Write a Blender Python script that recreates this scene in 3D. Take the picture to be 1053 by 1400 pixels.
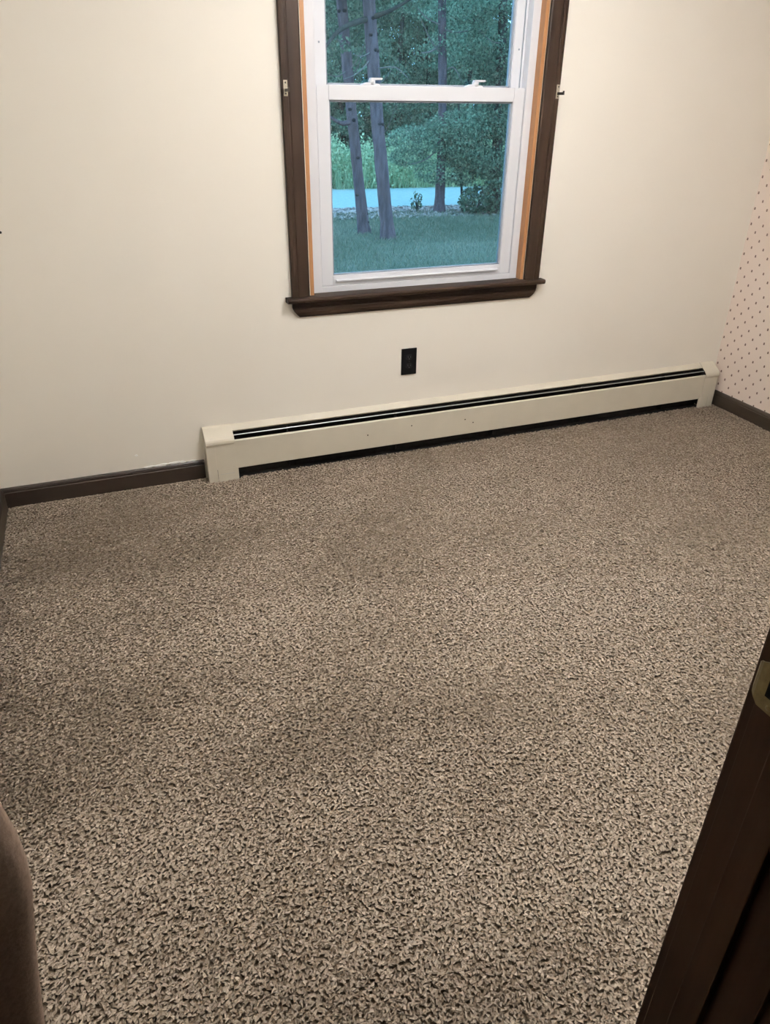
import bpy, bmesh, math, random
import numpy as np
from mathutils import Vector, Matrix
for o in list(bpy.data.objects): bpy.data.objects.remove(o)
S = bpy.context.scene
COL = S.collection
random.seed(7); RNG = np.random.default_rng(11)

# ------------------------------------------------------------------ camera
YAW, PITCH, ROLL = -.3737, -.5136, .0113
cam_d = bpy.data.cameras.new('camera'); cam = bpy.data.objects.new('camera', cam_d); COL.objects.link(cam)
fw = Vector((-math.sin(YAW)*math.cos(PITCH), math.cos(YAW)*math.cos(PITCH), math.sin(PITCH)))
r0 = Vector((math.cos(YAW), math.sin(YAW), 0)); u0 = r0.cross(fw)
rr = math.cos(ROLL)*r0 + math.sin(ROLL)*u0; uu = -math.sin(ROLL)*r0 + math.cos(ROLL)*u0
m = Matrix.Identity(4)
for i in range(3):
    m[i][0] = rr[i]; m[i][1] = uu[i]; m[i][2] = -fw[i]
m[0][3], m[1][3], m[2][3] = .514, -3.079, 1.508
cam.matrix_world = m
cam_d.sensor_fit = 'VERTICAL'; cam_d.sensor_height = 24; cam_d.sensor_width = 18
cam_d.lens = 997/1400*24; cam_d.clip_start = .02; cam_d.clip_end = 300
S.camera = cam

# ------------------------------------------------------------------ sky, lamp, exposure
W = bpy.data.worlds.new('dusk_sky'); S.world = W; W.use_nodes = True
wn, wl = W.node_tree.nodes, W.node_tree.links
wn.clear()
wo = wn.new('ShaderNodeOutputWorld'); wb = wn.new('ShaderNodeBackground')
tc = wn.new('ShaderNodeTexCoord'); sp = wn.new('ShaderNodeSeparateXYZ'); cr = wn.new('ShaderNodeValToRGB')
wl.new(tc.outputs['Generated'], sp.inputs[0]); wl.new(sp.outputs['Z'], cr.inputs[0])
cr.color_ramp.elements[0].position = 0; cr.color_ramp.elements[0].color = (.47, .79, 1.0, 1)
cr.color_ramp.elements[1].position = .8; cr.color_ramp.elements[1].color = (.38, .69, 1.0, 1)
wl.new(cr.outputs[0], wb.inputs['Color']); wb.inputs['Strength'].default_value = 3.6
wl.new(wb.outputs[0], wo.inputs[0])
LAMP = (1.84, -1.34, 2.33)
LAMP_COLOR = (1.0, .98, .985); LAMP_STRENGTH = 58.0; FILL_UPLIGHT = 790.0
S.view_settings.view_transform = 'Standard'; S.view_settings.look = 'None'
S.view_settings.exposure = 0; S.view_settings.gamma = 1; S.view_settings.use_curve_mapping = False

# ------------------------------------------------------------------ materials
def mat(name, color, rough=.6, spec=.5, metal=0):
    M = bpy.data.materials.new(name); M.use_nodes = True
    b = M.node_tree.nodes['Principled BSDF']
    b.inputs['Base Color'].default_value = (*color, 1); b.inputs['Roughness'].default_value = rough
    b.inputs['Specular IOR Level'].default_value = spec; b.inputs['Metallic'].default_value = metal
    return M, M.node_tree.nodes, M.node_tree.links, b
def noise(N, L, scale, detail=4, stretch=None, rough=.55):
    c = N.new('ShaderNodeTexCoord'); n = N.new('ShaderNodeTexNoise')
    n.inputs['Scale'].default_value = scale; n.inputs['Detail'].default_value = detail; n.inputs['Roughness'].default_value = rough
    if stretch:
        mp = N.new('ShaderNodeMapping'); mp.inputs['Scale'].default_value = stretch
        L.new(c.outputs['Object'], mp.inputs[0]); L.new(mp.outputs[0], n.inputs['Vector'])
    else: L.new(c.outputs['Object'], n.inputs['Vector'])
    return n.outputs['Fac']
def ramp(N, L, fac, stops):
    r = N.new('ShaderNodeValToRGB'); e = r.color_ramp.elements
    while len(e) < len(stops): e.new(.5)
    for i, (p, c) in enumerate(stops): e[i].position = p; e[i].color = (*c, 1)
    L.new(fac, r.inputs[0]); return r.outputs[0]
def bump(N, L, b, fac, strength=.2, dist=.002):
    n = N.new('ShaderNodeBump'); n.inputs['Strength'].default_value = strength; n.inputs['Distance'].default_value = dist
    L.new(fac, n.inputs['Height']); L.new(n.outputs[0], b.inputs['Normal'])
def simple(name, color, rough=.6, spec=.5, metal=0, nscale=20, var=.12, bs=.1, bd=.001, stretch=None):
    M, N, L, b = mat(name, color, rough, spec, metal)
    f = noise(N, L, nscale, 4, stretch)
    L.new(ramp(N, L, f, [(.3, tuple(c*(1-var) for c in color)), (.7, tuple(min(1, c*(1+var)) for c in color))]), b.inputs['Base Color'])
    if bs: bump(N, L, b, f, bs, bd)
    return M
def wood(name, dark, light, axis, rough=.5, spec=.10):
    M, N, L, b = mat(name, dark, rough, spec)
    st = [38, 38, 38]; st['xyz'.index(axis)] = 2.2
    f = noise(N, L, 1, 6, st, .62)
    st2 = [8, 8, 8]; st2['xyz'.index(axis)] = 3
    f2 = noise(N, L, 1, 3, st2)
    mx = N.new('ShaderNodeMath'); mx.operation = 'MULTIPLY_ADD'; L.new(f2, mx.inputs[0]); mx.inputs[1].default_value = .5
    ml = N.new('ShaderNodeMath'); ml.operation = 'MULTIPLY'; L.new(f, ml.inputs[0]); ml.inputs[1].default_value = .55
    L.new(ml.outputs[0], mx.inputs[2])
    L.new(ramp(N, L, mx.outputs[0], [(.34, dark), (.66, light)]), b.inputs['Base Color'])
    bump(N, L, b, f, .15, .0008); return M

MAT = {}
def make_wall():
    M, N, L, b = mat('cream_paint', (.80, .735, .625), .62, .3)
    f = noise(N, L, 1.3, 3)
    L.new(ramp(N, L, f, [(.3, (.83, .785, .70)), (.7, (.86, .82, .74))]), b.inputs['Base Color'])
    bump(N, L, b, noise(N, L, 220, 3), .12, .0007); return M
MAT['wall'] = make_wall()
def make_paper():
    M, N, L, b = mat('dotted_wallpaper', (.74, .60, .50), .7, .25)
    g = N.new('ShaderNodeNewGeometry'); s = N.new('ShaderNodeSeparateXYZ'); L.new(g.outputs['Position'], s.inputs[0])
    def mth(op, a, v=None, w=None):
        n = N.new('ShaderNodeMath'); n.operation = op
        for i, q in enumerate((a, v, w)):
            if q is None: continue
            if isinstance(q, (int, float)): n.inputs[i].default_value = q
            else: L.new(q, n.inputs[i])
        return n.outputs[0]
    def lattice(oy, oz, ry, rz):
        u = mth('MULTIPLY', mth('SUBTRACT', mth('FRACT', mth('MULTIPLY_ADD', s.outputs['Y'], 1/.078, oy/.078+.5+100)), .5), .078/ry)
        v = mth('MULTIPLY', mth('SUBTRACT', mth('FRACT', mth('MULTIPLY_ADD', s.outputs['Z'], 1/.0740, oz/.0740+.5)), .5), .0740/rz)
        d = mth('ADD', mth('MULTIPLY', u, u), mth('MULTIPLY', v, v))
        return mth('LESS_THAN', d, 1)
    out = None
    for (oy, oz) in ((.0125, -1.1192), (.0515, -1.0825)):
        for (dy, dz, ry, rz) in ((0, .0026, .0052, .0040), (.0003, -.0030, .0046, .0036)):
            l = lattice(oy+dy, oz+dz, ry, rz)
            out = l if out is None else mth('MAXIMUM', out, l)
    base = ramp(N, L, noise(N, L, 3, 3), [(.3, (.79, .675, .60)), (.7, (.76, .64, .56))])
    mx = N.new('ShaderNodeMix'); mx.data_type = 'RGBA'
    L.new(out, mx.inputs['Factor']); L.new(base, mx.inputs['A']); mx.inputs['B'].default_value = (.17, .105, .085, 1)
    L.new(mx.outputs['Result'], b.inputs['Base Color']); return M
MAT['paper'] = make_paper()
MAT['ceiling'] = simple('ceiling_paint', (.88, .87, .84), .8, .2, nscale=120, var=.03, bs=.2)
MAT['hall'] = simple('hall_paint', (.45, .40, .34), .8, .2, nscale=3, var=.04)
DK, LT = (.006, .0028, .0016), (.023, .0135, .0085)
for a in 'xyz': MAT['wood_'+a] = wood('dark_stained_wood_'+a, DK, LT, a)
MAT['jambwood'] = wood('near_black_stained_wood', (.016, .0075, .0045), (.042, .021, .011), 'z', .55, .08)
MAT['orange'] = wood('orange_varnished_pine', (.25, .105, .038), (.37, .185, .078), 'z', .4, .4)
MAT['base'] = wood('dark_brown_baseboard', (.010, .0062, .0045), (.022, .0135, .0098), 'x', .38, .5)
MAT['base_y'] = wood('dark_brown_baseboard_side', (.012, .0080, .0052), (.034, .023, .015), 'y', .4, .5)
MAT['vinyl'] = simple('white_vinyl', (.70, .71, .745), .35, .5, nscale=6, var=.015, bs=0)
MAT['gasket'] = simple('grey_glazing_spacer', (.25, .28, .32), .4, .5, nscale=30, var=.1)
MAT['heater'] = simple('beige_enamelled_steel', (.60, .555, .455), .42, .5, nscale=9, var=.03, bs=0)
MAT['heater_dark'] = simple('dark_heater_interior', (.012, .011, .010), .7, .2, nscale=40, var=.3)  # near-black: shade inside the heater is put into the colour
MAT['fin'] = simple('dull_aluminium_fins', (.09, .09, .09), .5, .5, .5, nscale=50, var=.2)
MAT['metal'] = simple('bare_steel_edge', (.50, .50, .50), .35, .5, .6, nscale=50, var=.1)
MAT['black'] = simple('black_plastic', (.0025, .0025, .0027), .5, .06, nscale=60, var=.2, bs=0)
MAT['black2'] = simple('black_receptacle_plastic', (.0045, .0045, .005), .4, .12, nscale=60, var=.2, bs=0)
MAT['slot'] = simple('slot_dark', (.003, .003, .003), .8, .1, bs=0)
MAT['contact'] = simple('dull_contact_metal', (.07, .07, .07), .5, .3, .3, nscale=90, var=.2)
MAT['brass'] = simple('aged_brass', (.15, .115, .05), .45, .4, .6, nscale=90, var=.25)
MAT['pale_metal'] = simple('dull_pale_metal', (.38, .34, .26), .45, .5, .3, nscale=300, var=.35)
MAT['iron'] = simple('dark_bronze', (.02, .016, .012), .5, .4, .4, nscale=90, var=.2)
MAT['cloth'] = simple('dark_brown_cloth', (.28, .20, .145), .95, .1, nscale=260, var=.18, bs=.4)
MAT['plaster'] = simple('flaked_plaster', (.93, .92, .89), .9, .1, nscale=200, var=.06, bs=.3)
MAT['road'] = simple('pale_gravel_road', (.30, .41, .39), .9, .2, nscale=14, var=.12, bs=.4, bd=.01)
MAT['bark'] = simple('grey_brown_bark', (.115, .085, .098), .95, .1, nscale=1, var=.45, bs=1, bd=.02, stretch=(16, 16, 3.5))
MAT['bark_dark'] = simple('dark_bark', (.055, .055, .05), .95, .1, nscale=1, var=.4, bs=1, bd=.02, stretch=(14, 14, 4))
MAT['knot'] = simple('dark_knot', (.03, .025, .028), .95, .1, nscale=30, var=.3)
MAT['twig'] = simple('grey_twig', (.17, .16, .15), .95, .1, nscale=20, var=.3)
MAT['litter'] = simple('dry_leaf_litter', (.42, .36, .34), .95, .1, nscale=8, var=.35)
def make_ground():
    M, N, L, b = mat('lawn_soil', (.07, .12, .05), .95, .1)
    f = noise(N, L, 1.6, 5)
    L.new(ramp(N, L, f, [(.3, (.10, .12, .09)), (.55, (.135, .165, .12)), (.75, (.19, .19, .155))]), b.inputs['Base Color'])
    bump(N, L, b, noise(N, L, 14, 6), 1, .04); return M
MAT['ground'] = make_ground()
def make_glass():
    M = bpy.data.materials.new('window_glass'); M.use_nodes = True; N, L = M.node_tree.nodes, M.node_tree.links
    N.clear(); o = N.new('ShaderNodeOutputMaterial'); t = N.new('ShaderNodeBsdfTransparent'); g = N.new('ShaderNodeBsdfGlossy')
    t.inputs[0].default_value = (.83, .94, 1.0, 1); g.inputs['Roughness'].default_value = .01; g.inputs['Color'].default_value = (.8, .9, 1, 1)  # bluish tint puts haze over the outdoor view into the glass colour
    fr = N.new('ShaderNodeFresnel'); fr.inputs[0].default_value = 1.45; mx = N.new('ShaderNodeMixShader')
    L.new(fr.outputs[0], mx.inputs[0]); L.new(t.outputs[0], mx.inputs[1]); L.new(g.outputs[0], mx.inputs[2]); L.new(mx.outputs[0], o.inputs[0])
    return M
MAT['glass'] = make_glass()
def make_attr(name, c0, c1, rough=.9, trans=0):
    """colour from the per-piece 'tint' attribute"""
    M, N, L, b = mat(name, c0, rough, .15)
    a = N.new('ShaderNodeAttribute'); a.attribute_name = 'tint'
    c = ramp(N, L, a.outputs['Fac'], [(0, c0), (1, c1)]); L.new(c, b.inputs['Base Color'])
    if trans:
        o = N['Material Output']; t = N.new('ShaderNodeBsdfTranslucent'); mx = N.new('ShaderNodeMixShader')
        mx.inputs[0].default_value = trans; L.new(c, t.inputs[0]); L.new(b.outputs[0], mx.inputs[1]); L.new(t.outputs[0], mx.inputs[2]); L.new(mx.outputs[0], o.inputs[0])
    return M
MAT['pile'] = make_attr('carpet_yarn', (.135, .098, .066), (.46, .380, .298), .95)
MAT['carpet_base'] = simple('carpet_backing', (.20, .15, .105), .95, .1, nscale=200, var=.3)
MAT['leaf'] = make_attr('green_leaf', (.055, .110, .075), (.32, .46, .32), .42, .35)
MAT['leaf_dark'] = make_attr('dark_green_leaf', (.042, .085, .060), (.21, .30, .20), .45, .3)
MAT['weed'] = make_attr('bright_weed_leaf', (.20, .34, .20), (.66, .76, .48), .7, .4)
MAT['grass'] = make_attr('grass_blade', (.12, .16, .105), (.31, .34, .26), .8, .2)

# ------------------------------------------------------------------ mesh helpers
class MB:
    def __init__(s): s.bm = bmesh.new()
    def _merge(s, b):
        me = bpy.data.meshes.new('t'); b.to_mesh(me); b.free(); s.bm.from_mesh(me); bpy.data.meshes.remove(me); return s
    def box(s, x0, x1, y0, y1, z0, z1, bv=0, seg=2):
        b = bmesh.new(); bmesh.ops.create_cube(b, size=1)
        for v in b.verts: v.co = Vector((x0+(v.co.x+.5)*(x1-x0), y0+(v.co.y+.5)*(y1-y0), z0+(v.co.z+.5)*(z1-z0)))
        if bv: bmesh.ops.bevel(b, geom=b.edges[:], offset=bv, segments=seg, profile=.6, affect='EDGES')
        return s._merge(b)
    def prism(s, prof, axis, a, b_, bv=0):
        """profile (closed polygon in the two other axes, in xyz order) swept along axis from a to b_"""
        b = bmesh.new()
        def P(q, t):
            c = list(q); c.insert('xyz'.index(axis), t); return Vector(c)
        va = [b.verts.new(P(q, a)) for q in prof]; vb = [b.verts.new(P(q, b_)) for q in prof]
        n = len(prof); b.faces.new(va); b.faces.new(vb[::-1])
        for i in range(n): b.faces.new((va[i], vb[i], vb[(i+1) % n], va[(i+1) % n]))
        bmesh.ops.recalc_face_normals(b, faces=b.faces[:])
        if bv: bmesh.ops.bevel(b, geom=b.edges[:], offset=bv, segments=2, affect='EDGES')
        return s._merge(b)
    def tube(s, pts, radii, n=10, cap=True, wob=0):
        b = bmesh.new(); pts = [Vector(p) for p in pts]
        if isinstance(radii, (int, float)): radii = [radii]*len(pts)
        rings = []
        d0 = (pts[1]-pts[0]).normalized(); ref = Vector((0, 0, 1)) if abs(d0.z) < .9 else Vector((1, 0, 0))
        for i, p in enumerate(pts):
            d = (pts[min(i+1, len(pts)-1)]-pts[max(i-1, 0)]).normalized()
            x = d.cross(ref).normalized(); y = d.cross(x).normalized()
            rings.append([b.verts.new(p+(x*math.cos(2*math.pi*k/n)+y*math.sin(2*math.pi*k/n))*radii[i]*(1+random.uniform(-wob, wob))) for k in range(n)])
        for i in range(len(pts)-1):
            for k in range(n): b.faces.new((rings[i][k], rings[i][(k+1) % n], rings[i+1][(k+1) % n], rings[i+1][k]))
        if cap: b.faces.new(rings[0]); b.faces.new(rings[-1][::-1])
        bmesh.ops.recalc_face_normals(b, faces=b.faces[:])
        for f in b.faces: f.smooth = len(f.verts) == 4
        return s._merge(b)
    def lathe(s, prof, c, axis='z', n=24):
        """prof: (radius, height) pairs"""
        b = bmesh.new(); rings = []
        for (r, h) in prof:
            ring = []
            for k in range(n):
                a = 2*math.pi*k/n; p = [r*math.cos(a), r*math.sin(a)]; p.insert('xyz'.index(axis), h)
                ring.append(b.verts.new(Vector(p)+Vector(c)))
            rings.append(ring)
        for i in range(len(prof)-1):
            for k in range(n):
                f = b.faces.new((rings[i][k], rings[i][(k+1) % n], rings[i+1][(k+1) % n], rings[i+1][k])); f.smooth = True
        b.faces.new(rings[0]); b.faces.new(rings[-1])
        bmesh.ops.recalc_face_normals(b, faces=b.faces[:])
        return s._merge(b)
    def build(s, name, material, parent=None, sharp=False):
        me = bpy.data.meshes.new(name); s.bm.to_mesh(me); s.bm.free(); me.materials.append(material)
        o = bpy.data.objects.new(name, me); COL.objects.link(o)
        if parent: o.parent = parent; o.matrix_parent_inverse = Matrix.Translation(-parent.location)
        return o
def tag(o, label=None, cat=None, group=None, kind=None):
    for k, v in (('label', label), ('category', cat), ('group', group), ('kind', kind)):
        if v: o[k] = v
    return o
def empty(name, loc, label=None, cat=None, group=None, kind=None):
    o = bpy.data.objects.new(name, None); COL.objects.link(o); o.location = loc; o.empty_display_size = .05
    return tag(o, label, cat, group, kind)
def np_mesh(name, V, F, material, tint=None, parent=None):
    V = np.asarray(V, np.float32); F = np.asarray(F, np.int32); k = F.shape[1]
    me = bpy.data.meshes.new(name); me.vertices.add(len(V)); me.vertices.foreach_set('co', V.ravel())
    me.loops.add(F.size); me.loops.foreach_set('vertex_index', F.ravel())
    me.polygons.add(len(F)); me.polygons.foreach_set('loop_start', np.arange(0, F.size, k, dtype=np.int32))
    me.update(calc_edges=True)
    if tint is not None:
        a = me.attributes.new('tint', 'FLOAT', 'POINT'); a.data.foreach_set('value', np.asarray(tint, np.float32))
    me.materials.append(material)
    o = bpy.data.objects.new(name, me); COL.objects.link(o)
    if parent: o.parent = parent; o.matrix_parent_inverse = Matrix.Translation(-parent.location)
    return o

# ------------------------------------------------------------------ room shell
RW, RY, RH = 3.735, -2.68, 2.44          # room width, front wall (door) plane, ceiling height
FZ = -.0085                              # carpet backing level; yarn tips reach about z = 0
WX0, WX1, WZ0, WZ1 = 1.367, 2.410, .752, 2.14     # rough window opening
DX0, DX1, DZ = .25, 1.10, 2.03           # doorway between its jambs
def structure(o, label): return tag(o, label, None, None, 'structure')
f = MB().box(-.12, RW+.12, -4.4, .15, FZ-.12, FZ).build('floor', MAT['carpet_base']); structure(f, 'carpeted bedroom floor under the brown pile')
c = MB().box(-.12, RW+.12, -4.4, .15, RH, RH+.12).build('ceiling', MAT['ceiling']); structure(c, 'flat white ceiling above the room')
b = MB()
b.box(-.12, WX0, 0, .15, FZ, RH); b.box(WX1, RW+.12, 0, .15, FZ, RH); b.box(WX0, WX1, 0, .15, FZ, WZ0); b.box(WX0, WX1, 0, .15, WZ1, RH)
wall_back = structure(b.build('wall_back', MAT['wall']), 'cream painted wall with the window')
structure(MB().box(-.12, 0, RY, 0, FZ, RH).build('wall_left', MAT['wall']), 'cream painted wall at the left edge')
structure(MB().box(RW, RW+.12, RY, 0, FZ, RH).build('wall_right', MAT['paper']), 'pinkish wallpapered wall with rows of small brown dots')
JT = .019
b = MB()
b.box(-.12, DX0-JT, RY-.132, RY, FZ, RH); b.box(DX1+JT, RW+.12, RY-.132, RY, FZ, RH); b.box(DX0-JT, DX1+JT, RY-.132, RY, DZ+JT, RH)
structure(b.build('wall_front', MAT['wall']), 'cream wall around the doorway')
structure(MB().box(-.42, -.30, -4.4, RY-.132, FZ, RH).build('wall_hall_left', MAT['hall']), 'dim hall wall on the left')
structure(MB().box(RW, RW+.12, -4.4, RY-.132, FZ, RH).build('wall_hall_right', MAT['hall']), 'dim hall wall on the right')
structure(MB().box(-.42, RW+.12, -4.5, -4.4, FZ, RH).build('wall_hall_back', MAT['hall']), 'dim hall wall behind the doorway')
structure(MB().box(-.42, -.12, -4.4, RY-.132, FZ-.12, FZ).build('floor_hall', MAT['carpet_base']), 'hall floor')
structure(MB().box(-.42, -.12, -4.4, RY-.132, RH, RH+.12).build('ceiling_hall', MAT['ceiling']), 'hall ceiling')
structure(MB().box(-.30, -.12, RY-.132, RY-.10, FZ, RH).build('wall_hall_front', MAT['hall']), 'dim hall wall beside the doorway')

# baseboards: stepped profile, (depth, height)
def bb_prof(h=.087): return [(0, FZ), (-.0125, FZ), (-.0125, h-.022), (-.0105, h-.019), (-.0105, h-.016), (-.012, h-.013), (-.0085, h-.004), (-.005, h), (0, h)]
structure(MB().prism(bb_prof(), 'x', 0.0, .838).build('baseboard_back', MAT['base']), 'dark brown baseboard left of the heater')
structure(MB().prism([(-q[0], q[1]) for q in bb_prof()], 'y', RY, -.0125).build('baseboard_left', MAT['base_y']), 'dark brown baseboard along the left wall')
structure(MB().prism([(RW+q[0], q[1]) for q in bb_prof(.082)], 'y', RY, -.001).build('baseboard_right', MAT['base_y']), 'dark brown baseboard under the dotted wallpaper')
structure(MB().prism([(RY-q[0], q[1]) for q in bb_prof()], 'x', DX1+.09, RW).build('baseboard_front', MAT['base']), 'dark brown baseboard beside the doorway')
# loosened paint and caulk along the top of the back baseboard
def flake(cx, z, w, h):
    b = bmesh.new(); n = 11; ring = []
    for k in range(n):
        a = 2*math.pi*k/n; q = random.uniform(.6, 1.1)
        ring.append((cx+math.cos(a)*w*q, z+math.sin(a)*h*q+math.cos(a)*w*.03))
    M_ = MB(); return M_.prism([(p[0], p[1]) for p in ring], 'y', -.0045, .0005).build('paint_flake', MAT['plaster'], wall_back)
for (cx, z, w, h) in ((.60, .0905, .030, .0045), (.655, .091, .034, .0050), (.71, .092, .030, .0062), (.745, .0905, .018, .0040), (.79, .0895, .02, .0035), (.555, .152, .007, .004)): flake(cx, z, w, h)

# ------------------------------------------------------------------ window
CZ1 = 2.155                               # casing sides run up past the frame
def casing_prof(x0, x1, outer_left):
    """plan profile (x, y): flat inner board, groove, raised outer bead"""
    w = x1-x0
    p = [(0, 0), (0, -.0175), (.003, -.020), (.012, -.021), (.022, -.0195), (.025, -.0160), (.0285, -.0160), (.031, -.018), (.050, -.0175), (w-.006, -.0155), (w, -.012), (w, 0)]
    return [(x0+q[0], q[1]) for q in p] if outer_left else [(x1-q[0], q[1]) for q in p]
structure(MB().prism(casing_prof(1.283, 1.3615, True), 'z', .777, CZ1).build('trim_1', MAT['wood_z']), 'dark wood casing on the left of the window')
structure(MB().prism(casing_prof(2.411, 2.4875, False), 'z', .777, CZ1).build('trim_2', MAT['wood_z']), 'dark wood casing on the right of the window')
structure(MB().prism([(0, CZ1), (-.0155, CZ1), (-.018, CZ1+.03), (-.016, CZ1+.05), (-.021, CZ1+.06), (-.0175, CZ1+.078), (0, CZ1+.078)], 'x', 1.283, 2.4875).build('trim_3', MAT['wood_x']), 'dark wood head casing over the window')
# stool with rounded nose, notched round the casing, and moulded apron with curved ends
b = MB()
b.prism([(.0355, .777), (-.040, .777), (-.0445, .774), (-.046, .768), (-.0445, .760), (-.040, .757), (.0355, .757)], 'x', 1.384, 2.393)
b.prism([(0, .777), (-.040, .777), (-.0445, .774), (-.046, .768), (-.0445, .760), (-.040, .757), (0, .757)], 'x', 1.257, 1.384)
b.prism([(0, .777), (-.040, .777), (-.0445, .774), (-.046, .768), (-.0445, .760), (-.040, .757), (0, .757)], 'x', 2.393, 2.508)
structure(b.build('trim_4', MAT['wood_x']), 'dark wood window stool projecting past the casing')
b = bmesh.new()
def apron():
    prof = [(-.0165, .757), (-.0165, .735), (-.0145, .732), (-.0145, .728), (-.017, .725), (-.0175, .712), (-.014, .700), (-.008, .690)]
    b = bmesh.new(); rows = []
    for (y, z) in prof:
        t = (.757-z)/.067; e = .030*max(0, (t-.35)/.65)**1.6
        rows.append([b.verts.new((1.284+e, y, z)), b.verts.new((2.480-e, y, z)), b.verts.new((2.480-e, 0, z)), b.verts.new((1.284+e, 0, z))])
    for i in range(len(rows)-1):
        for k in range(4): b.faces.new((rows[i][k], rows[i][(k+1) % 4], rows[i+1][(k+1) % 4], rows[i+1][k]))
    b.faces.new(rows[0]); b.faces.new(rows[-1]); bmesh.ops.recalc_face_normals(b, faces=b.faces[:])
    M_ = MB(); M_._merge(b); return M_
structure(apron().build('trim_5', MAT['wood_x']), 'dark moulded wood apron under the window stool')
structure(MB().box(1.367, 1.384, -.0005, .15, .777, WZ1-.005, .001).build('trim_6', MAT['orange']), 'orange varnished jamb board on the left of the window')
structure(MB().box(2.393, 2.410, -.0005, .15, .777, WZ1-.005, .001).build('trim_7', MAT['orange']), 'orange varnished jamb board on the right of the window')
structure(MB().box(1.384, 2.393, -.0005, .15, WZ1-.022, WZ1-.005, .001).build('trim_8', MAT['orange']), 'orange varnished head jamb over the window')

win = empty('window_1', (1.89, .06, .777), 'white vinyl double hung window with two sash locks', kind='structure')
Y0 = .036; IX0, IX1 = 1.431, 2.357; HZ = WZ1-.022
b = MB()
b.box(1.384, IX0, Y0, .14, .757, HZ, .002); b.box(IX1, 2.393, Y0, .14, .757, HZ, .002)
b.box(IX0-.004, IX1+.004, Y0+.002, .14, .757, .800, .002); b.box(IX0-.004, IX1+.004, Y0, .14, HZ-.04, HZ, .002)
b.build('window_frame', MAT['vinyl'], win)
for x0, x1 in ((IX0-.002, IX0+.008), (IX1-.008, IX1+.002)):     # track fins that hold the sashes
    t = MB(); t.box(x0, x1, .077, .083, .80, HZ-.04, .001); t.box(x0, x1, .118, .128, .80, HZ-.04, .001)
    t.build('sash_track', MAT['vinyl'], win)
def sash(name, x0, x1, z0, z1, y0, y1, gl, gr, gb, gt):
    e = bpy.data.objects.new(name, None); COL.objects.link(e); e.parent = win; e.empty_display_size = .03
    e.location = (0, 0, 0); e.matrix_parent_inverse = Matrix.Translation(-win.location)
    def sub(o): o.parent = e; return o
    for (a, c_) in ((x0, gl), (gr, x1)): sub(MB().prism([(a, z0), (c_, z0), (c_, z1), (a, z1)], 'y', y0, y1, .0025).build('stile', MAT['vinyl']))
    sub(MB().box(gl-.001, gr+.001, y0+.001, y1-.001, z0, gb, .002).build('bottom_rail', MAT['vinyl']))
    sub(MB().box(gl-.001, gr+.001, y0+.0005, y1-.001, gt, z1, .002).build('top_rail', MAT['vinyl']))
    bd = MB(); q = .007
    yb = y0+.010
    bd.box(gl-.001, gl+q, yb, y1-.006, gb, gt, .001); bd.box(gr-q, gr+.001, yb, y1-.006, gb, gt, .001)
    bd.box(gl, gr, yb, y1-.006, gb-.001, gb+q, .001); bd.box(gl, gr, yb, y1-.006, gt-q, gt+.001, .001)
    sub(bd.build('glazing_bead', MAT['gasket']))
    sub(MB().box(gl+.002, gr-.002, (y0+y1)/2+.001, (y0+y1)/2+.005, gb+.002, gt-.002).build('glass_pane', MAT['glass']))
    return e
lo = sash('lower_sash', IX0+.001, IX1-.001, .801, 1.560, .044, .076, 1.4855, 2.3035, .842, 1.508)
sash('upper_sash', IX0+.009, IX1-.009, 1.512, HZ-.041, .084, .117, 1.4885, 2.3060, 1.560, HZ-.095)
lb = MB(); lb.prism([(.0445, .826), (.035, .827), (.032, .824), (.032, .820), (.036, .818), (.0445, .815)], 'x', 1.497, 2.290)
lb.build('lift_rail', MAT['vinyl']).parent = lo
for cx in (1.664, 2.122):                                   # sash locks
    l = MB(); l.prism([(cx-.045, 1.5595), (cx+.038, 1.5595), (cx+.030, 1.566), (cx-.020, 1.570), (cx-.038, 1.564)], 'y', .048, .074, .0015)
    l.lathe([(.014, 1.562), (.014, 1.578), (.010, 1.581)], (cx+.004, .060, 0), 'z', 16)
    l.prism([(cx-.006, 1.577), (cx+.045, 1.579), (cx+.046, 1.586), (cx-.006, 1.586)], 'y', .046, .068, .002)
    o = l.build('sash_lock', MAT['vinyl']); o.parent = lo
for (cx, cz) in ((2.333, 1.70), (1.462, 1.70)):             # tilt latch buttons on the upper sash
    o = MB().lathe([(.004, .0835), (.003, .0825)], (cx, 0, cz), 'y', 12).build('screw_cap', MAT['gasket'], win)

# ------------------------------------------------------------------ curtain rod brackets on the casing
def bracket(x, z, label):
    e = empty('curtain_rod_bracket', (x, -.021, z), label, 'bracket', 'curtain rod brackets on the window casing')
    p = MB(); p.box(x-.0075, x+.0075, -.0235, -.0205, z-.026, z+.026, .001)
    p.build('mounting_plate', MAT['pale_metal'], e)
    for dz in (-.018, .018): MB().lathe([(.0032, -.0232), (.0030, -.0250), (.001, -.0256)], (x, 0, z+dz), 'y', 10).build('screw', MAT['iron'], e)
    h = MB(); h.box(x-.0035, x+.0035, -.066, -.0225, z-.012, z-.002, .0008); h.box(x-.0035, x+.0035, -.068, -.064, z-.012, z+.003, .0008)
    h.build('prong', MAT['iron'], e)
bracket(1.2965, 1.545, 'small metal curtain rod bracket on the left dark window casing')
bracket(2.4765, 1.548, 'small metal curtain rod bracket on the right dark window casing, prong sticking out')

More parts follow.
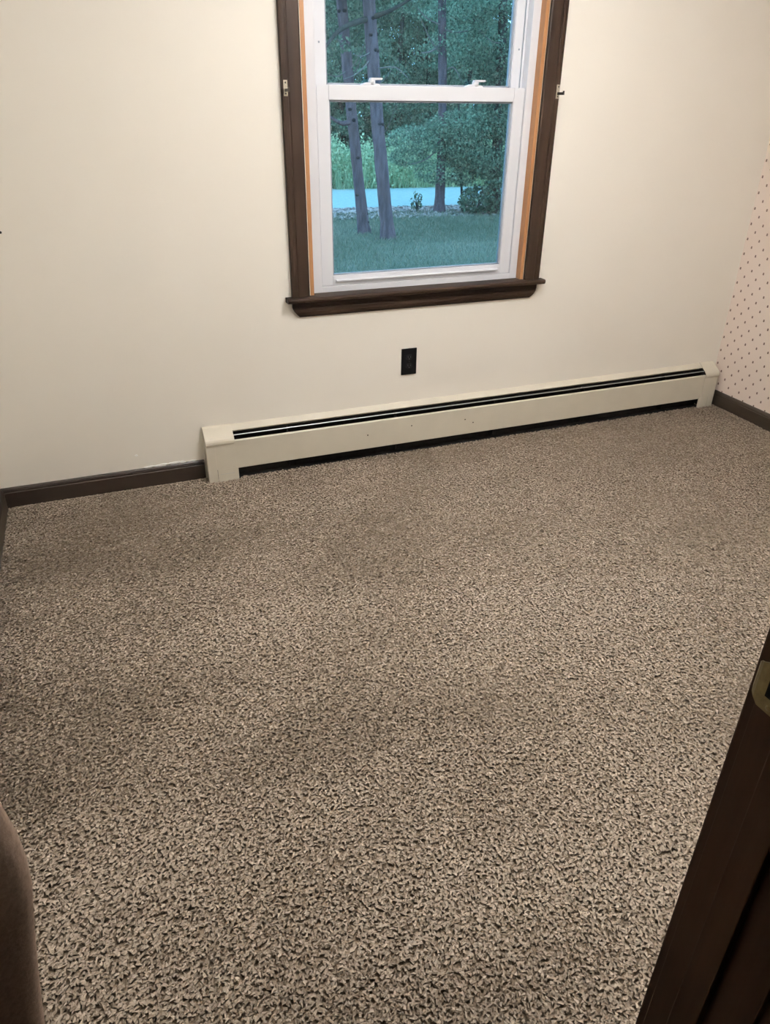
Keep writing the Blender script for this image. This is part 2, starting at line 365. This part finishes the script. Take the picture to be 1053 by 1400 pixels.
# ------------------------------------------------------------------ outlet
ox, oz = 1.8325, .4377
e = empty('electrical_outlet', (ox, 0, oz), 'black duplex electrical outlet on the cream wall below the window', 'outlet')
MB().box(ox-.0385, ox+.0385, -.006, 0, oz-.063, oz+.063, .0025, 3).build('cover_plate', MAT['black'], e)
for s_ in (1, -1):
    cz = oz+s_*.0205
    pr = [(ox+.0165*math.cos(a), cz+.0145*max(-.86, min(.86, math.sin(a)))) for a in [2*math.pi*k/28 for k in range(28)]]
    r_ = MB().prism(pr, 'y', -.0078, -.0055, 0).build('receptacle', MAT['black2'], e)
    sl = MB(); sl.box(ox-.0075, ox-.0053, -.0082, -.0074, cz-.001, cz+.007); sl.box(ox+.0053, ox+.0075, -.0082, -.0074, cz-.001, cz+.006)
    sl.lathe([(.0026, -.0082), (.0026, -.0074)], (ox, 0, cz-.007), 'y', 12)
    o = sl.build('socket_slots', MAT['contact']); o.parent = r_
MB().lathe([(.0032, -.0062), (.0030, -.0072), (.001, -.0076)], (ox, 0, oz), 'y', 12).build('screw', MAT['black2'], e)

# ------------------------------------------------------------------ baseboard heater
HX0, HX1, D = .845, 3.705, .0655
e = empty('baseboard_heater', ((HX0+HX1)/2, 0, 0), 'long beige steel baseboard heater along the wall under the window', 'heater')
CL, CR = HX0+.128, HX1-.095              # where the louvred section starts and ends
# back panel with sloped hood strip
MB().prism([(0, .0), (0, .2395), (-.004, .2405), (-.030, .2215), (-.030, .2190), (-.005, .235), (-.004, .0)], 'x', CL-.02, CR+.02).build('back_panel', MAT['heater'], e)
# front panel, folded lips top and bottom
MB().prism([(-D, .052), (-D, .183), (-D+.003, .1862), (-D+.010, .1872), (-D+.010, .185), (-D+.0035, .184), (-D+.0022, .181), (-D+.0022, .054), (-D+.010, .053), (-D+.010, .050), (-D+.002, .050)], 'x', CL-.03, CR+.03).build('front_panel', MAT['heater'], e)
# damper blade between the two outlet slots
MB().prism([(-.0425, .2060), (-.0450, .2062), (-.0465, .2048), (-.0465, .2030), (-.0450, .2018), (-.0430, .2018), (-.016, .1905), (-.016, .1925)], 'x', CL-.01, CR+.01).build('damper', MAT['metal'], e)
MB().box(CL-.02, CR+.02, -.012, -.0042, -.004, .205).build('inner_shade_sheet', MAT['heater_dark'], e)  # dark sheet over the back panel, stands in for shade behind the slots
MB().box(CL-.02, CR+.02, -.053, -.004, FZ, -.004).build('floor_shade_strip', MAT['heater_dark'], e)  # dark strip on the floor, stands in for shade under the front panel
MB().prism([(-.012, .150), (-.060, .168), (-.060, .164), (-.012, .146)], 'x', CL-.02, CR+.02).build('inner_baffle', MAT['heater_dark'], e)
MB().tube([(CL-.05, -.035, .095), (CR+.09, -.035, .095)], .011, 12).build('water_pipe', MAT['fin'], e)
fins = MB()
x = CL+.05
while x < CR-.05: fins.box(x, x+.0012, -.058, -.014, .066, .128); x += .011
tag(fins.build('fins', MAT['fin'], e), kind='stuff')
for x in np.linspace(CL+.25, CR-.25, 5): MB().prism([(-.0125, .012), (-.0125, .20), (-.030, .205), (-.050, .18), (-.062, .150), (-.062, .05), (-.05, .045), (-.05, .012)], 'x', x-.0015, x+.0015).build('bracket', MAT['heater_dark'], e)
# end caps: shell profile from wall top over the nose to the floor
CAP = [(0, .2415), (-.012, .2375), (-.046, .2150), (-.058, .2075), (-.066, .1985), (-.0705, .187), (-.0705, .1800), (-.0695, .1790), (-.0685, .1790), (-.0685, 0), (0, 0)]
def cap(x0, x1, leg):
    out = [(0, .2425), (-.012, .2385), (-.046, .2160), (-.058, .2085), (-.0680, .1995), (-.0722, .192), (-.0735, .184), (-.0725, .1775), (-.0690, .1750)]
    inn = [(-.0668, .1765), (-.0702, .1790), (-.0710, .184), (-.0700, .1910), (-.0663, .1975), (-.0568, .2062), (-.0450, .2136), (-.0114, .2360), (0, .2395)]
    top = MB(); top.prism(out+inn, 'x', x0, x1)
    ex = (x0, x0+.002) if leg[0] < x0+.02 else (x1-.002, x1)
    top.prism(out[:-1]+[(-.0690, .1755), (-.0660, .1755), (0, .1755)], 'x', ex[0]+.0002, ex[1]-.0002)
    c_ = top.build('end_cap', MAT['heater'], e)
    MB().prism([(-.003, .01), (-.060, .01), (-.060, .195), (-.045, .208), (-.003, .228)], 'x', x0+(.003 if leg[0] < x0+.02 else .006), x1-.003).build('cap_shade_plug', MAT['heater_dark'], e)  # dark plug filling the cap, stands in for its inner shade
    body = MB(); body.box(leg[0], leg[1], -.0675, -.0620, -.008, .1793, .0008); body.box(x0 if leg[0] < x0+.02 else x1-.002, x0+.002 if leg[0] < x0+.02 else x1, -.0670, -.001, -.008, .1793, .0004)
    body.box(leg[1] if leg[0] < x0+.02 else x0+.0015, x1-.001 if leg[0] < x0+.02 else leg[0], -.0675, -.0650, .056, .1793, .0004)
    o = body.build('cap_body', MAT['heater']); o.parent = c_
    return c_
cap(HX0, CL, (HX0+.0005, HX0+.040)); cap(CR, HX1, (HX1-.040, HX1-.0005))
# front leg plates of the end caps
for x0, x1 in ((HX0+.0415, CL+.006), (CR-.012, HX1-.0415)):
    MB().box(x0, x1, -.0672, -.0645, -.008, .0557, .0006).build('leg_plate', MAT['heater'], e)
MB().box(HX0+.052, HX0+.118, -.0677, -.0670, .031, .0325).build('seam', MAT['metal'], e)
for (x, z) in ((1.603, .1205), (1.829, .1373), (2.118, .1298), (2.164, .1077)):
    MB().lathe([(.0034, -.0668), (.003, -.0678), (.001, -.0682)], (x, 0, z), 'y', 10).build('paint_chip', MAT['iron'], e)
t = MB(); t.tube([(3.700, -.03, .10), (3.716, -.03, .10), (3.722, -.034, .09), (3.722, -.036, .02), (3.722, -.036, FZ)], .009, 10)
tag(t.build('heater_pipe', MAT['iron']), 'short dark pipe between the heater end and the dotted wall', 'pipe')
t = MB(); t.lathe([(.004, -.0045), (.0046, -.003), (.0030, -.0015), (.0018, .004)], (.228, 0, 1.083), 'y', 12)
tag(t.build('nail', MAT['iron']), 'dark nail head in the cream wall at the left edge', 'nail')

# ------------------------------------------------------------------ doorway
JY0, JY1 = RY-.1325, RY
jr = structure(MB().box(DX1, DX1+JT, JY0, JY1, FZ, DZ+JT, .0015).build('trim_9', MAT['jambwood']), 'near black wood door jamb at the right corner')
structure(MB().box(DX0-JT, DX0, JY0, JY1, FZ, DZ+JT, .0015).build('trim_10', MAT['jambwood']), 'dark wood door jamb on the left')
structure(MB().box(DX0, DX1, JY0, JY1, DZ, DZ+JT, .0015).build('trim_11', MAT['jambwood']), 'dark wood head jamb')
structure(MB().box(DX1-.011, DX1, RY-.078, RY-.040, FZ, DZ, .002).build('trim_12', MAT['jambwood']), 'dark wood door stop on the right jamb')
structure(MB().box(DX0, DX0+.011, RY-.078, RY-.040, FZ, DZ, .002).build('trim_13', MAT['jambwood']), 'dark wood door stop on the left jamb')
for i, (y0, y1) in enumerate(((RY, RY+.016), (JY0-.016, JY0))):
    structure(MB().box(DX1+.006, DX1+.075, y0, y1, FZ, DZ+.08, .003).build('trim_%d' % (14+2*i), MAT['jambwood']), 'dark wood door casing, right side')
    structure(MB().box(DX0-.075, DX0-.006, y0, y1, FZ, DZ+.08, .003).build('trim_%d' % (15+2*i), MAT['jambwood']), 'dark wood door casing, left side')
# strike plate with curved lip
e = empty('strike_plate', (DX1, RY-.02, .985), 'aged brass strike plate on the dark right door jamb', 'plate')
SZ = .978
def strike():
    path = [(-.0010, RY-.036), (-.0010, RY-.004), (.0000, RY+.003), (.0025, RY+.008), (.007, RY+.012)]
    b = bmesh.new(); rows = []
    for i, (dx, y) in enumerate(path):
        hh = .029 if i < 2 else (.024, .021, .016)[i-2]
        rows.append([b.verts.new((DX1+dx-.0012, y, SZ-hh)), b.verts.new((DX1+dx-.0012, y, SZ+hh)), b.verts.new((DX1+dx+.0006, y, SZ+hh)), b.verts.new((DX1+dx+.0006, y, SZ-hh))])
    for i in range(len(rows)-1):
        for k in range(4): b.faces.new((rows[i][k], rows[i][(k+1) % 4], rows[i+1][(k+1) % 4], rows[i+1][k]))
    b.faces.new(rows[0]); b.faces.new(rows[-1]); bmesh.ops.recalc_face_normals(b, faces=b.faces[:])
    M_ = MB(); M_._merge(b); return M_
strike().build('plate', MAT['brass'], e)
MB().box(DX1-.0024, DX1-.0020, RY-.026, RY-.010, SZ-.011, SZ+.011, 0).build('latch_hole', MAT['slot'], e)
for dz in (-.022, .022): MB().lathe([(.0035, DX1-.0018), (.003, DX1-.0028), (.001, DX1-.003)], (0, RY-.018, SZ+dz), 'x', 10).build('screw', MAT['brass'], e)

# cloth hanging at the left of the doorway
def hanging_cloth():
    nz, na = 46, 72; V = []; F = []
    for i in range(nz+1):
        t = i/nz; z = 1.52-1.16*t
        w = .020+.085*min(1, t/.22)**.7
        # right-hand outline follows a soft bulge at z ~ 1.05 and falls back below it
        xr = .398-.095*max(0, (z-1.09)/.43)**1.3 if z > 1.09 else .398-.095*max(0, 1.055-z)**1.0-.01*math.sin(max(0, 1.05-z)*9)
        cx = xr-w
        for k in range(na):
            a = 2*math.pi*k/na
            rad = w*(1+.07*math.sin(5*a+1.3*math.sin(4*t)+.6)*min(1, t*2)+.035*math.sin(9*a+5*t))
            x = cx+rad*math.cos(a); y = -2.705+rad*.95*math.sin(a)*.78
            V.append((max(x, DX0+.012), y, z+.006*math.sin(6*a)*t))
    for i in range(nz):
        for k in range(na): F.append((i*na+k, i*na+(k+1) % na, (i+1)*na+(k+1) % na, (i+1)*na+k))
    o = np_mesh('hanging_cloth', V, F, MAT['cloth']); 
    for p in o.data.polygons: p.use_smooth = True
    return o
tag(hanging_cloth(), 'dark brown cloth hanging in the near foreground at the bottom left corner', 'cloth')
h = MB(); h.box(DX0+.011, DX0+.014, RY-.050, RY-.030, 1.49, 1.56, .001); h.tube([(DX0+.013, RY-.04, 1.50), (DX0+.05, RY-.04, 1.50), (DX0+.062, RY-.037, 1.515), (DX0+.064, RY-.035, 1.54)], .004, 8)
tag(h.build('coat_hook', MAT['brass']), 'brass hook on the left jamb carrying the brown cloth', 'hook')

# ceiling lamp
e = empty('ceiling_light', (LAMP[0], LAMP[1], RH), 'round glowing ceiling light in the middle of the room', 'lamp')
MB().lathe([(.07, RH), (.07, RH-.012), (.03, RH-.022), (.008, RH-.03), (.008, LAMP[2]-.075)], (LAMP[0], LAMP[1], 0), 'z', 32).build('canopy', MAT['brass'], e)
LM = bpy.data.materials.new('lit_glass_bowl'); LM.use_nodes = True
n_ = LM.node_tree.nodes; n_.clear(); o_ = n_.new('ShaderNodeOutputMaterial'); em = n_.new('ShaderNodeEmission')
em.inputs[0].default_value = (*LAMP_COLOR, 1); em.inputs[1].default_value = LAMP_STRENGTH; LM.node_tree.links.new(em.outputs[0], o_.inputs[0])
bowl = [(.0001+.125*math.sin(math.pi/2*k/10), LAMP[2]-.075*math.cos(math.pi/2*k/10)) for k in range(11)]
MB().lathe(bowl, (LAMP[0], LAMP[1], 0), 'z', 32).build('glass_bowl', LM, e)
# added fill light: disc above the bowl, brightens the room off the ceiling
ul = bpy.data.lights.new('added_fill_uplight', 'AREA'); ul.shape = 'DISK'; ul.size = .22; ul.energy = FILL_UPLIGHT; ul.color = LAMP_COLOR
uo = bpy.data.objects.new('added_fill_uplight', ul); COL.objects.link(uo); uo.location = (LAMP[0], LAMP[1], LAMP[2]+.012); uo.rotation_euler = (math.pi, 0, 0)

# ------------------------------------------------------------------ carpet pile
def carpet():
    sp_ = .0065; x0, x1, y0, y1 = .013, RW-.013, -2.80, -.004
    nx, ny = int((x1-x0)/sp_), int((y1-y0)/sp_)
    gx, gy = np.meshgrid(np.linspace(x0, x1, nx), np.linspace(y0, y1, ny))
    gx = gx.ravel()+RNG.uniform(-.5, .5, gx.size)*sp_; gy = gy.ravel()+RNG.uniform(-.5, .5, gy.size)*sp_
    gx = np.clip(gx, .017, RW-.017); gy = np.clip(gy, -2.80, -.016)
    keep = ~((gx > HX0-.004) & (gx < HX1+.004) & (gy > -.074) & ((gx < CL+.01) | (gx > CR-.015)))
    keep &= ~((gx > HX0) & (gx < HX1) & (gy > -.053))
    keep &= (gy > RY+.01) | ((gx > DX0+.014) & (gx < DX1-.014))
    gx, gy = gx[keep], gy[keep]; n = gx.size
    # nap: slow change of lean over the floor (vacuum and foot marks) plus a random lean per tuft
    def slow(sx, sy, ph): return np.sin(gx*sx[0]+gy*sx[1]+ph)+.7*np.sin(gx*sy[0]+gy*sy[1]+2*ph)
    q = slow((2.1, 6.3), (5.2, -2.4), .7)+.6*np.sin(gx*9.1-gy*5.7+np.sin(gy*6))+.5*np.sin(gx*3+gy*17+1.5*np.sin(gx*4))
    lx = .0024*q+RNG.normal(0, .0034, n); ly = .0012*np.roll(q, 40)-.0005+RNG.normal(0, .0034, n)
    h = RNG.uniform(.0072, .0096, n)+.0003*q; rad = RNG.uniform(.0038, .0054, n); a0 = RNG.uniform(0, 6.28, n)
    V = np.zeros((n, 5, 3), np.float32)             # every tuft is a small leaning spindle: root, three shoulder points, tip
    V[:, 0, 0] = gx; V[:, 0, 1] = gy; V[:, 0, 2] = FZ+.0005
    for k in range(3):
        a = a0+k*2.0944
        e1, e2 = rad*1.55*np.cos(k*2.0944), rad*.80*np.sin(k*2.0944)        # drawn out into a short strand
        V[:, 1+k, 0] = gx+.6*lx+e1*np.cos(a0)-e2*np.sin(a0); V[:, 1+k, 1] = gy+.6*ly+e1*np.sin(a0)+e2*np.cos(a0); V[:, 1+k, 2] = FZ+h*(.87+.05*np.sin(k*2.0944+.5))
    V[:, 4, 0] = gx+lx*1.3; V[:, 4, 1] = gy+ly*1.3; V[:, 4, 2] = FZ+h
    fs = []
    for k in range(3):
        j = (k+1) % 3; fs += [(0, 1+j, 1+k), (1+k, 1+j, 4)]
    fs = [(a, c, b) if a == 0 else (a, b, c) for a, b, c in fs]
    F = (np.arange(n)[:, None, None]*5+np.array(fs)[None]).reshape(-1, 3)
    tint = np.clip(RNG.normal(.50, .17, n)+.03*q, 0, 1)
    o = np_mesh('carpet_pile', V.reshape(-1, 3), F, MAT['pile'], np.repeat(tint, 5))
    return tag(o, 'brown and beige flecked plush carpet covering the whole floor', 'carpet', None, 'stuff')
carpet()

# ------------------------------------------------------------------ outdoors
GZ = -.70
def slab(name, pts, z0, z1, material, label):
    return structure(MB().prism(pts, 'z', z0, z1).build(name, material), label)
slab('lawn', [(-25, .4), (45, .4), (45, 70), (-25, 70)], GZ-.2, GZ, MAT['ground'], 'green lawn outside the window')
slab('road', [(-25, 17.0), (45, 11.0), (45, 15.6), (-25, 20.9)], GZ-.1, GZ+.015, MAT['road'], 'pale road beyond the lawn')
slab('road_verge', [(-25, 15.6), (45, 9.6), (45, 11.02), (-25, 17.02)], GZ-.1, GZ+.008, MAT['litter'], 'strip of dry leaf litter along the road')
def road_near(x): return 17.0-6.0*(x+25)/70
def blades(name, x, y, h, w, lean, material, z=GZ, tint=None):
    n = len(x); a = RNG.uniform(0, 6.28, n); V = np.zeros((n, 3, 3), np.float32)
    V[:, 0, 0] = x-w*np.cos(a); V[:, 0, 1] = y-w*np.sin(a); V[:, 1, 0] = x+w*np.cos(a); V[:, 1, 1] = y+w*np.sin(a); V[:, :2, 2] = z-.005
    V[:, 2, 0] = x+RNG.normal(0, lean, n); V[:, 2, 1] = y+RNG.normal(0, lean, n); V[:, 2, 2] = z+h
    t = RNG.uniform(0, 1, n) if tint is None else tint
    return np_mesh(name, V.reshape(-1, 3), np.arange(3*n).reshape(-1, 3), material, np.repeat(t, 3))
n = 90000; gx = RNG.uniform(1, 13, n); gy = RNG.uniform(5, 14.2, n); ok = (gy < road_near(gx)-.9) & (gx > gy*.28-.5) & (gx < gy*.62+3.5)
gx, gy = gx[ok], gy[ok]; patch = .5+.25*np.sin(gx*1.3+gy*.7)+.25*np.sin(gx*.8-gy*1.9)
tag(blades('grass', gx, gy, RNG.uniform(.03, .085, gx.size), .009, .03, MAT['grass'], GZ, np.clip(patch*.6+RNG.uniform(-.3, .4, gx.size), 0, 1)), 'short mown grass covering the lawn outside', 'grass', None, 'stuff')
n = 7000; lx = RNG.uniform(1, 14, n); ly = road_near(lx)-RNG.uniform(.0, 1.7, n)**1.1
def leaves(P, size, material, name, parent=None, tint=None, flat=0, label=None):
    """one bent leaf (two triangles) at every point"""
    n = len(P); d = RNG.normal(0, 1, (n, 3)); d[:, 2] = d[:, 2]*(1-flat)-.25; d /= np.linalg.norm(d, axis=1)[:, None]
    s = RNG.normal(0, 1, (n, 3)); s[:, 2] *= .4 if not flat else .1; s -= d*np.sum(s*d, 1)[:, None]; s /= np.linalg.norm(s, axis=1)[:, None]
    L_ = size*RNG.uniform(.6, 1.3, n)[:, None]; V = np.zeros((n, 4, 3), np.float32); nn = np.cross(d, s)
    V[:, 0] = P; V[:, 1] = P+d*L_*.5+s*L_*.32+nn*L_*.1; V[:, 2] = P+d*L_; V[:, 3] = P+d*L_*.5-s*L_*.32+nn*L_*.1
    t = RNG.uniform(0, 1, n) if tint is None else tint
    idx = np.arange(n)[:, None]*4; F = np.concatenate([idx+np.array([[0, 1, 2]]), idx+np.array([[0, 2, 3]])])
    return np_mesh(name, V.reshape(-1, 3), F, material, np.repeat(t, 4), parent)
tag(leaves(np.stack([lx, ly, np.full(n, GZ+.03)], 1), .10, MAT['litter'], 'fallen_leaves', flat=1), 'scatter of dry fallen leaves along the road edge', 'leaves', None, 'stuff')

def curve_pts(pts, n=14):
    pts = [Vector(p) for p in pts]; out = []
    for i in range(len(pts)-1):
        p0, p1, p2, p3 = pts[max(i-1, 0)], pts[i], pts[i+1], pts[min(i+2, len(pts)-1)]
        for k in range(n):
            t = k/n; out.append(.5*((2*p1)+(p2-p0)*t+(2*p0-5*p1+4*p2-p3)*t*t+(3*p1-p0-3*p2+p3)*t**3))
    return out+[pts[-1]]
def clump(c, r, n, shell=.55):
    """points of one leafy mass"""
    d = RNG.normal(0, 1, (n, 3)); d /= np.linalg.norm(d, axis=1)[:, None]
    return np.asarray(c)+d*(RNG.uniform(shell, 1, n)**.6)[:, None]*np.asarray(r)
def add_branch(e, p, q, r, mid=None, mt='bark'):
    p, q = Vector(p), Vector(q); md = Vector(mid) if mid else (p+q)/2+Vector((0, 0, -.08*(q-p).length))
    P = curve_pts([p, md, q], 7); R = [r*(1-.75*i/(len(P)-1)) for i in range(len(P))]
    return MB().tube(P, R, 7, wob=.08).build('branch', MAT[mt], e)
def trunk(e, path, r0, r1, mt='bark', knots=10):
    P = curve_pts(path, 12); n = len(P); R = []
    for i in range(n):
        t = i/(n-1); R.append((r0+(r1-r0)*t)*(1+.45*math.exp(-t*n*.55))*(1+.03*math.sin(i*1.7)))
    M_ = MB(); M_.tube(P, R, 16, wob=.06)
    for k in range(knots):
        i = random.randint(2, n-3); a = random.uniform(3.3, 6.1); d = Vector((math.cos(a), math.sin(a), random.uniform(.0, .5)))
        b_ = MB(); b_.lathe([(.001, -.032), (.036, -.022), (.046, 0), (.036, .022), (.001, .032)], P[i]+d*R[i]*.70, 'z', 10); b_.build('knot', MAT['knot'], e)
    return M_.build('trunk', MAT[mt], e), P
def lawn_tree(x, y, path_top, r0, r1, label, branches, foliage=(), mt='bark', leaf='leaf', knots=12, mid=None, name='tree', size=.07, dens=2):
    e = empty(name, (x, y, GZ), label, 'tree')
    base = Vector((x, y, GZ-.05)); top = Vector(path_top); md = Vector(mid) if mid else base.lerp(top, .5)
    trunk(e, [base, md, top], r0, r1, mt, knots)
    for (p, q, r, m_) in branches: add_branch(e, p, q, r, m_, ('bark_dark' if .044 < r < .052 else mt) if r > .03 else 'twig')
    if foliage:
        P = np.concatenate([clump(f[0], f[1], int(f[2]*dens)) for f in foliage])
        leaves(P, size, MAT[leaf], 'foliage', e)
    return e
# the two leaning trunks on the lawn
lawn_tree(5.47, 10.80, (5.05, 10.85, 3.53), .102, .085, 'thinner of the two leaning bare trunks on the lawn, with a forked limb',
    [((5.26, 10.85, 1.19), (4.55, 10.40, 1.36), .055, (4.99, 10.70, 1.16)), ((5.24, 10.90, 1.81), (5.40, 10.50, 2.43), .016, (5.36, 10.70, 2.07)), ((5.20, 10.90, 1.92), (5.32, 10.40, 2.30), .012, None), ((5.22, 10.90, 1.97), (4.60, 10.20, 1.89), .014, None), ((5.20, 10.90, 2.34), (4.76, 10.40, 2.50), .018, None)],
    [((5.14, 11.60, 2.81), (.9, .4, .55), 900), ((5.34, 11.40, 3.91), (1.8, 1.2, .9), 2600), ((5.62, 11.90, 2.40), (.8, .4, .35), 500)], mid=(5.25, 10.85, 1.36), leaf='leaf_dark', size=.075)
lawn_tree(5.67, 10.05, (5.26, 10.10, 3.45), .118, .098, 'thicker leaning bare trunk standing in front on the lawn',
    [((5.32, 10.10, 2.65), (4.23, 9.60, 1.98), .050, (4.71, 9.80, 2.45)), ((5.32, 10.10, 2.65), (6.01, 9.60, 2.99), .045, (5.63, 9.80, 2.77)), ((5.35, 10.10, 2.11), (4.74, 9.70, 1.80), .014, None), ((5.41, 10.10, 1.69), (5.67, 9.70, 2.10), .012, None), ((5.37, 10.10, 1.95), (5.83, 9.60, 1.80), .014, (5.65, 9.80, 1.98)), ((5.52, 10.10, 0.93), (5.66, 9.70, 1.48), .010, None), ((5.37, 10.10, 2.21), (4.81, 9.60, 2.15), .012, None)],
    [((5.15, 9.80, 3.71), (1.7, 1.3, .7), 2600), ((4.75, 10.00, 2.27), (.30, .2, .10), 60), ((5.93, 10.40, 3.14), (.8, .3, .35), 500)], mid=(5.47, 10.10, 1.15), leaf='leaf_dark', size=.075)
lawn_tree(8.10, 13.10, (7.91, 13.10, 4.09), .11, .075, 'straight slim tree with low leafy branches at the road edge',
    [((7.99, 13.10, 2.54), (7.39, 12.80, 2.35), .03, None), ((8.02, 13.10, 2.34), (7.37, 12.80, 2.93), .022, None), ((8.05, 13.10, 2.02), (8.31, 12.70, 1.86), .02, (8.19, 12.90, 2.12)), ((8.00, 13.10, 2.79), (8.43, 12.80, 2.76), .03, None), ((8.06, 13.10, 1.35), (8.55, 12.80, 1.08), .02, None), ((8.08, 13.10, 0.65), (7.17, 12.70, 0.33), .02, None), ((7.98, 13.10, 2.85), (7.16, 12.80, 3.21), .02, None)],
    [((8.60, 12.90, 1.08), (.95, .8, .30), 1500), ((7.67, 13.30, 0.79), (.8, .6, .28), 900), ((8.83, 12.90, 0.44), (.85, .7, .28), 1300), ((7.50, 13.50, 0.42), (.5, .4, .18), 420), ((8.22, 13.30, 3.43), (1.5, 1.1, .5), 1500), ((8.65, 13.20, 2.56), (.9, .8, .35), 900), ((7.96, 12.90, 0.16), (.6, .4, .25), 500), ((8.26, 12.70, 0.81), (.8, .5, .35), 800)], mid=(8.08, 13.10, 1.21), mt='bark', size=.06, dens=2.3)
lawn_tree(9.30, 12.75, (9.11, 12.70, 3.77), .12, .08, 'dark tree at the right side of the window view',
    [((9.22, 12.70, 1.36), (8.63, 12.40, 0.82), .02, None), ((9.25, 12.70, 0.80), (8.63, 12.40, 0.18), .016, None), ((9.17, 12.70, 2.55), (8.47, 12.40, 2.76), .02, None)],
    [((9.37, 12.70, 1.22), (.7, .7, .55), 1300), ((9.08, 12.60, 0.31), (.55, .5, .3), 700), ((9.15, 12.70, 2.55), (.8, .8, .7), 1400), ((8.97, 12.70, 3.52), (1, .9, .6), 1000), ((9.62, 12.80, 1.91), (.9, .8, .8), 1300)], mid=(9.22, 12.70, 1.50), mt='bark_dark', leaf='leaf_dark')
lawn_tree(8.62, 12.95, (8.34, 12.90, 1.62), .030, .015, 'thin sapling between the slim tree and the dark tree',
    [((8.45, 12.95, 0.07), (8.60, 12.80, 0.45), .010, None), ((8.44, 12.95, 0.22), (8.10, 12.80, 0.59), .010, None)],
    [((8.43, 12.90, 0.59), (.4, .35, .25), 450), ((8.55, 12.90, 0.07), (.3, .3, .2), 260)], mt='bark_dark', knots=0)
# shrubs under them
def shrub(x, y, r, h, n, label, leaf='leaf_dark', group=None):
    e = empty('shrub', (x, y, GZ), label, 'shrub', group)
    for k in range(6):
        a = random.uniform(0, 6.28); q = (x+math.cos(a)*r*.7, y+math.sin(a)*r*.6, GZ+h*random.uniform(.6, 1.05))
        P = curve_pts([(x, y, GZ-.03), (x+math.cos(a)*r*.25, y+math.sin(a)*r*.25, GZ+h*.45), q], 5)
        MB().tube(P, [.014*(1-.7*i/(len(P)-1)) for i in range(len(P))], 6).build('stem', MAT['bark_dark'], e)
    leaves(clump((x, y, GZ+h*.50), (r, r*.8, h*.52), n, .35), .085, MAT[leaf], 'foliage', e)
shrub(8.75, 12.55, .42, .62, 800, 'low dark shrub right of the slim tree, nearest the lawn')
shrub(9.15, 12.35, .40, .85, 800, 'taller dark shrub in front of the dark right-hand tree')
shrub(9.75, 12.10, .50, .95, 900, 'dark shrub at the far right of the window view')
shrub(7.62, 13.25, .16, .42, 60, 'sparse little shrub left of the slim tree against the road')
# tall bright weeds on the far verge
n = 9000; wx = RNG.uniform(2, 17, n); wy = 20.3-5.3*(wx+25)/70+RNG.uniform(.0, 2.2, n)+.35
hump = .85+.22*np.sin(wx*2.7+wy)+.18*np.sin(wx*6.1-wy*2.3)
weeds = tag(blades('tall_weeds', wx, wy, RNG.uniform(.35, 1.0, n)*hump, .016, .16, MAT['weed'], GZ, np.clip(RNG.normal(.5, .25, n), 0, 1)), 'bright green tall weeds along the far side of the road', 'weeds', None, 'stuff')
hump = np.repeat(hump, 4); wx = np.repeat(wx, 4); wy = np.repeat(wy, 4)+RNG.normal(0, .1, 4*n); n *= 4
wp = np.stack([wx+RNG.normal(0, .1, n), wy, GZ+.08+RNG.uniform(.0, 1.15, n)**.8*hump], 1)
tag(leaves(wp, .095, MAT['weed'], 'weed_leaves', weeds), kind='stuff')
# the wood behind: each tree its own trunk and crown
spots = []
for row, (y0, n_, h0) in enumerate(((21.6, 9, 5.8), (24.2, 10, 8.0), (27.8, 10, 10.5), (33.0, 9, 13.0))):
    for k in range(n_):
        xa, xb = .514+(y0+3.08)*.20, .514+(y0+3.08)*.70
        spots.append((xa+(xb-xa)*(k+.5+random.uniform(-.25, .25))/n_, y0+random.uniform(-.7, .7), h0*random.uniform(.85, 1.15), row))
ORD = ('first', 'second', 'third', 'fourth', 'fifth', 'sixth', 'seventh', 'eighth', 'ninth', 'tenth'); row_start = (0, 9, 19, 29)
for i, (x, y, h_, row) in enumerate(spots):
    e = empty('woodland_tree', (x, y, GZ), 'green woodland tree, '+ORD[i-row_start[row]]+' from left in the '+('front row', 'middle row', 'tall back row', 'farthest row')[row]+' across the road', 'tree', ['front trees of the wood', 'middle trees of the wood', 'back trees of the wood', 'farthest trees of the wood'][row])
    trunk(e, [(x, y, GZ-.05), (x+random.uniform(-.1, .1), y, GZ+h_*.45), (x+random.uniform(-.3, .3), y, GZ+h_*.85)], .11+.02*row, .04, 'bark_dark', 2)
    P = []
    nc = 15
    for c_ in range(nc):
        zc = GZ+(.9 if row else 1.1)+(h_-1.4)*(c_+random.random())/nc; rr_ = (1.45, 1.45, 1.5, 2.3)[row]*(1-.45*(zc-GZ)/h_)
        a = random.uniform(0, 6.28); q = random.uniform(.2, .95)*rr_
        vis = 780 if zc < 5.5 else 190
        P.append(clump((x+math.cos(a)*q, y+math.sin(a)*q, zc), (random.uniform(.55, .95)*(1.5 if row == 3 else 1), random.uniform(.5, .8), random.uniform(.28, .5)*(1.4 if row == 3 else 1)), vis, .4))
    P = np.concatenate(P); tone = random.uniform(-.12, .18)
    leaves(P, (.085, .10, .115, .19)[row], MAT['leaf' if i % 3 else 'leaf_dark'], 'foliage', e, np.clip(RNG.uniform(0, .85, len(P))+tone, 0, 1))
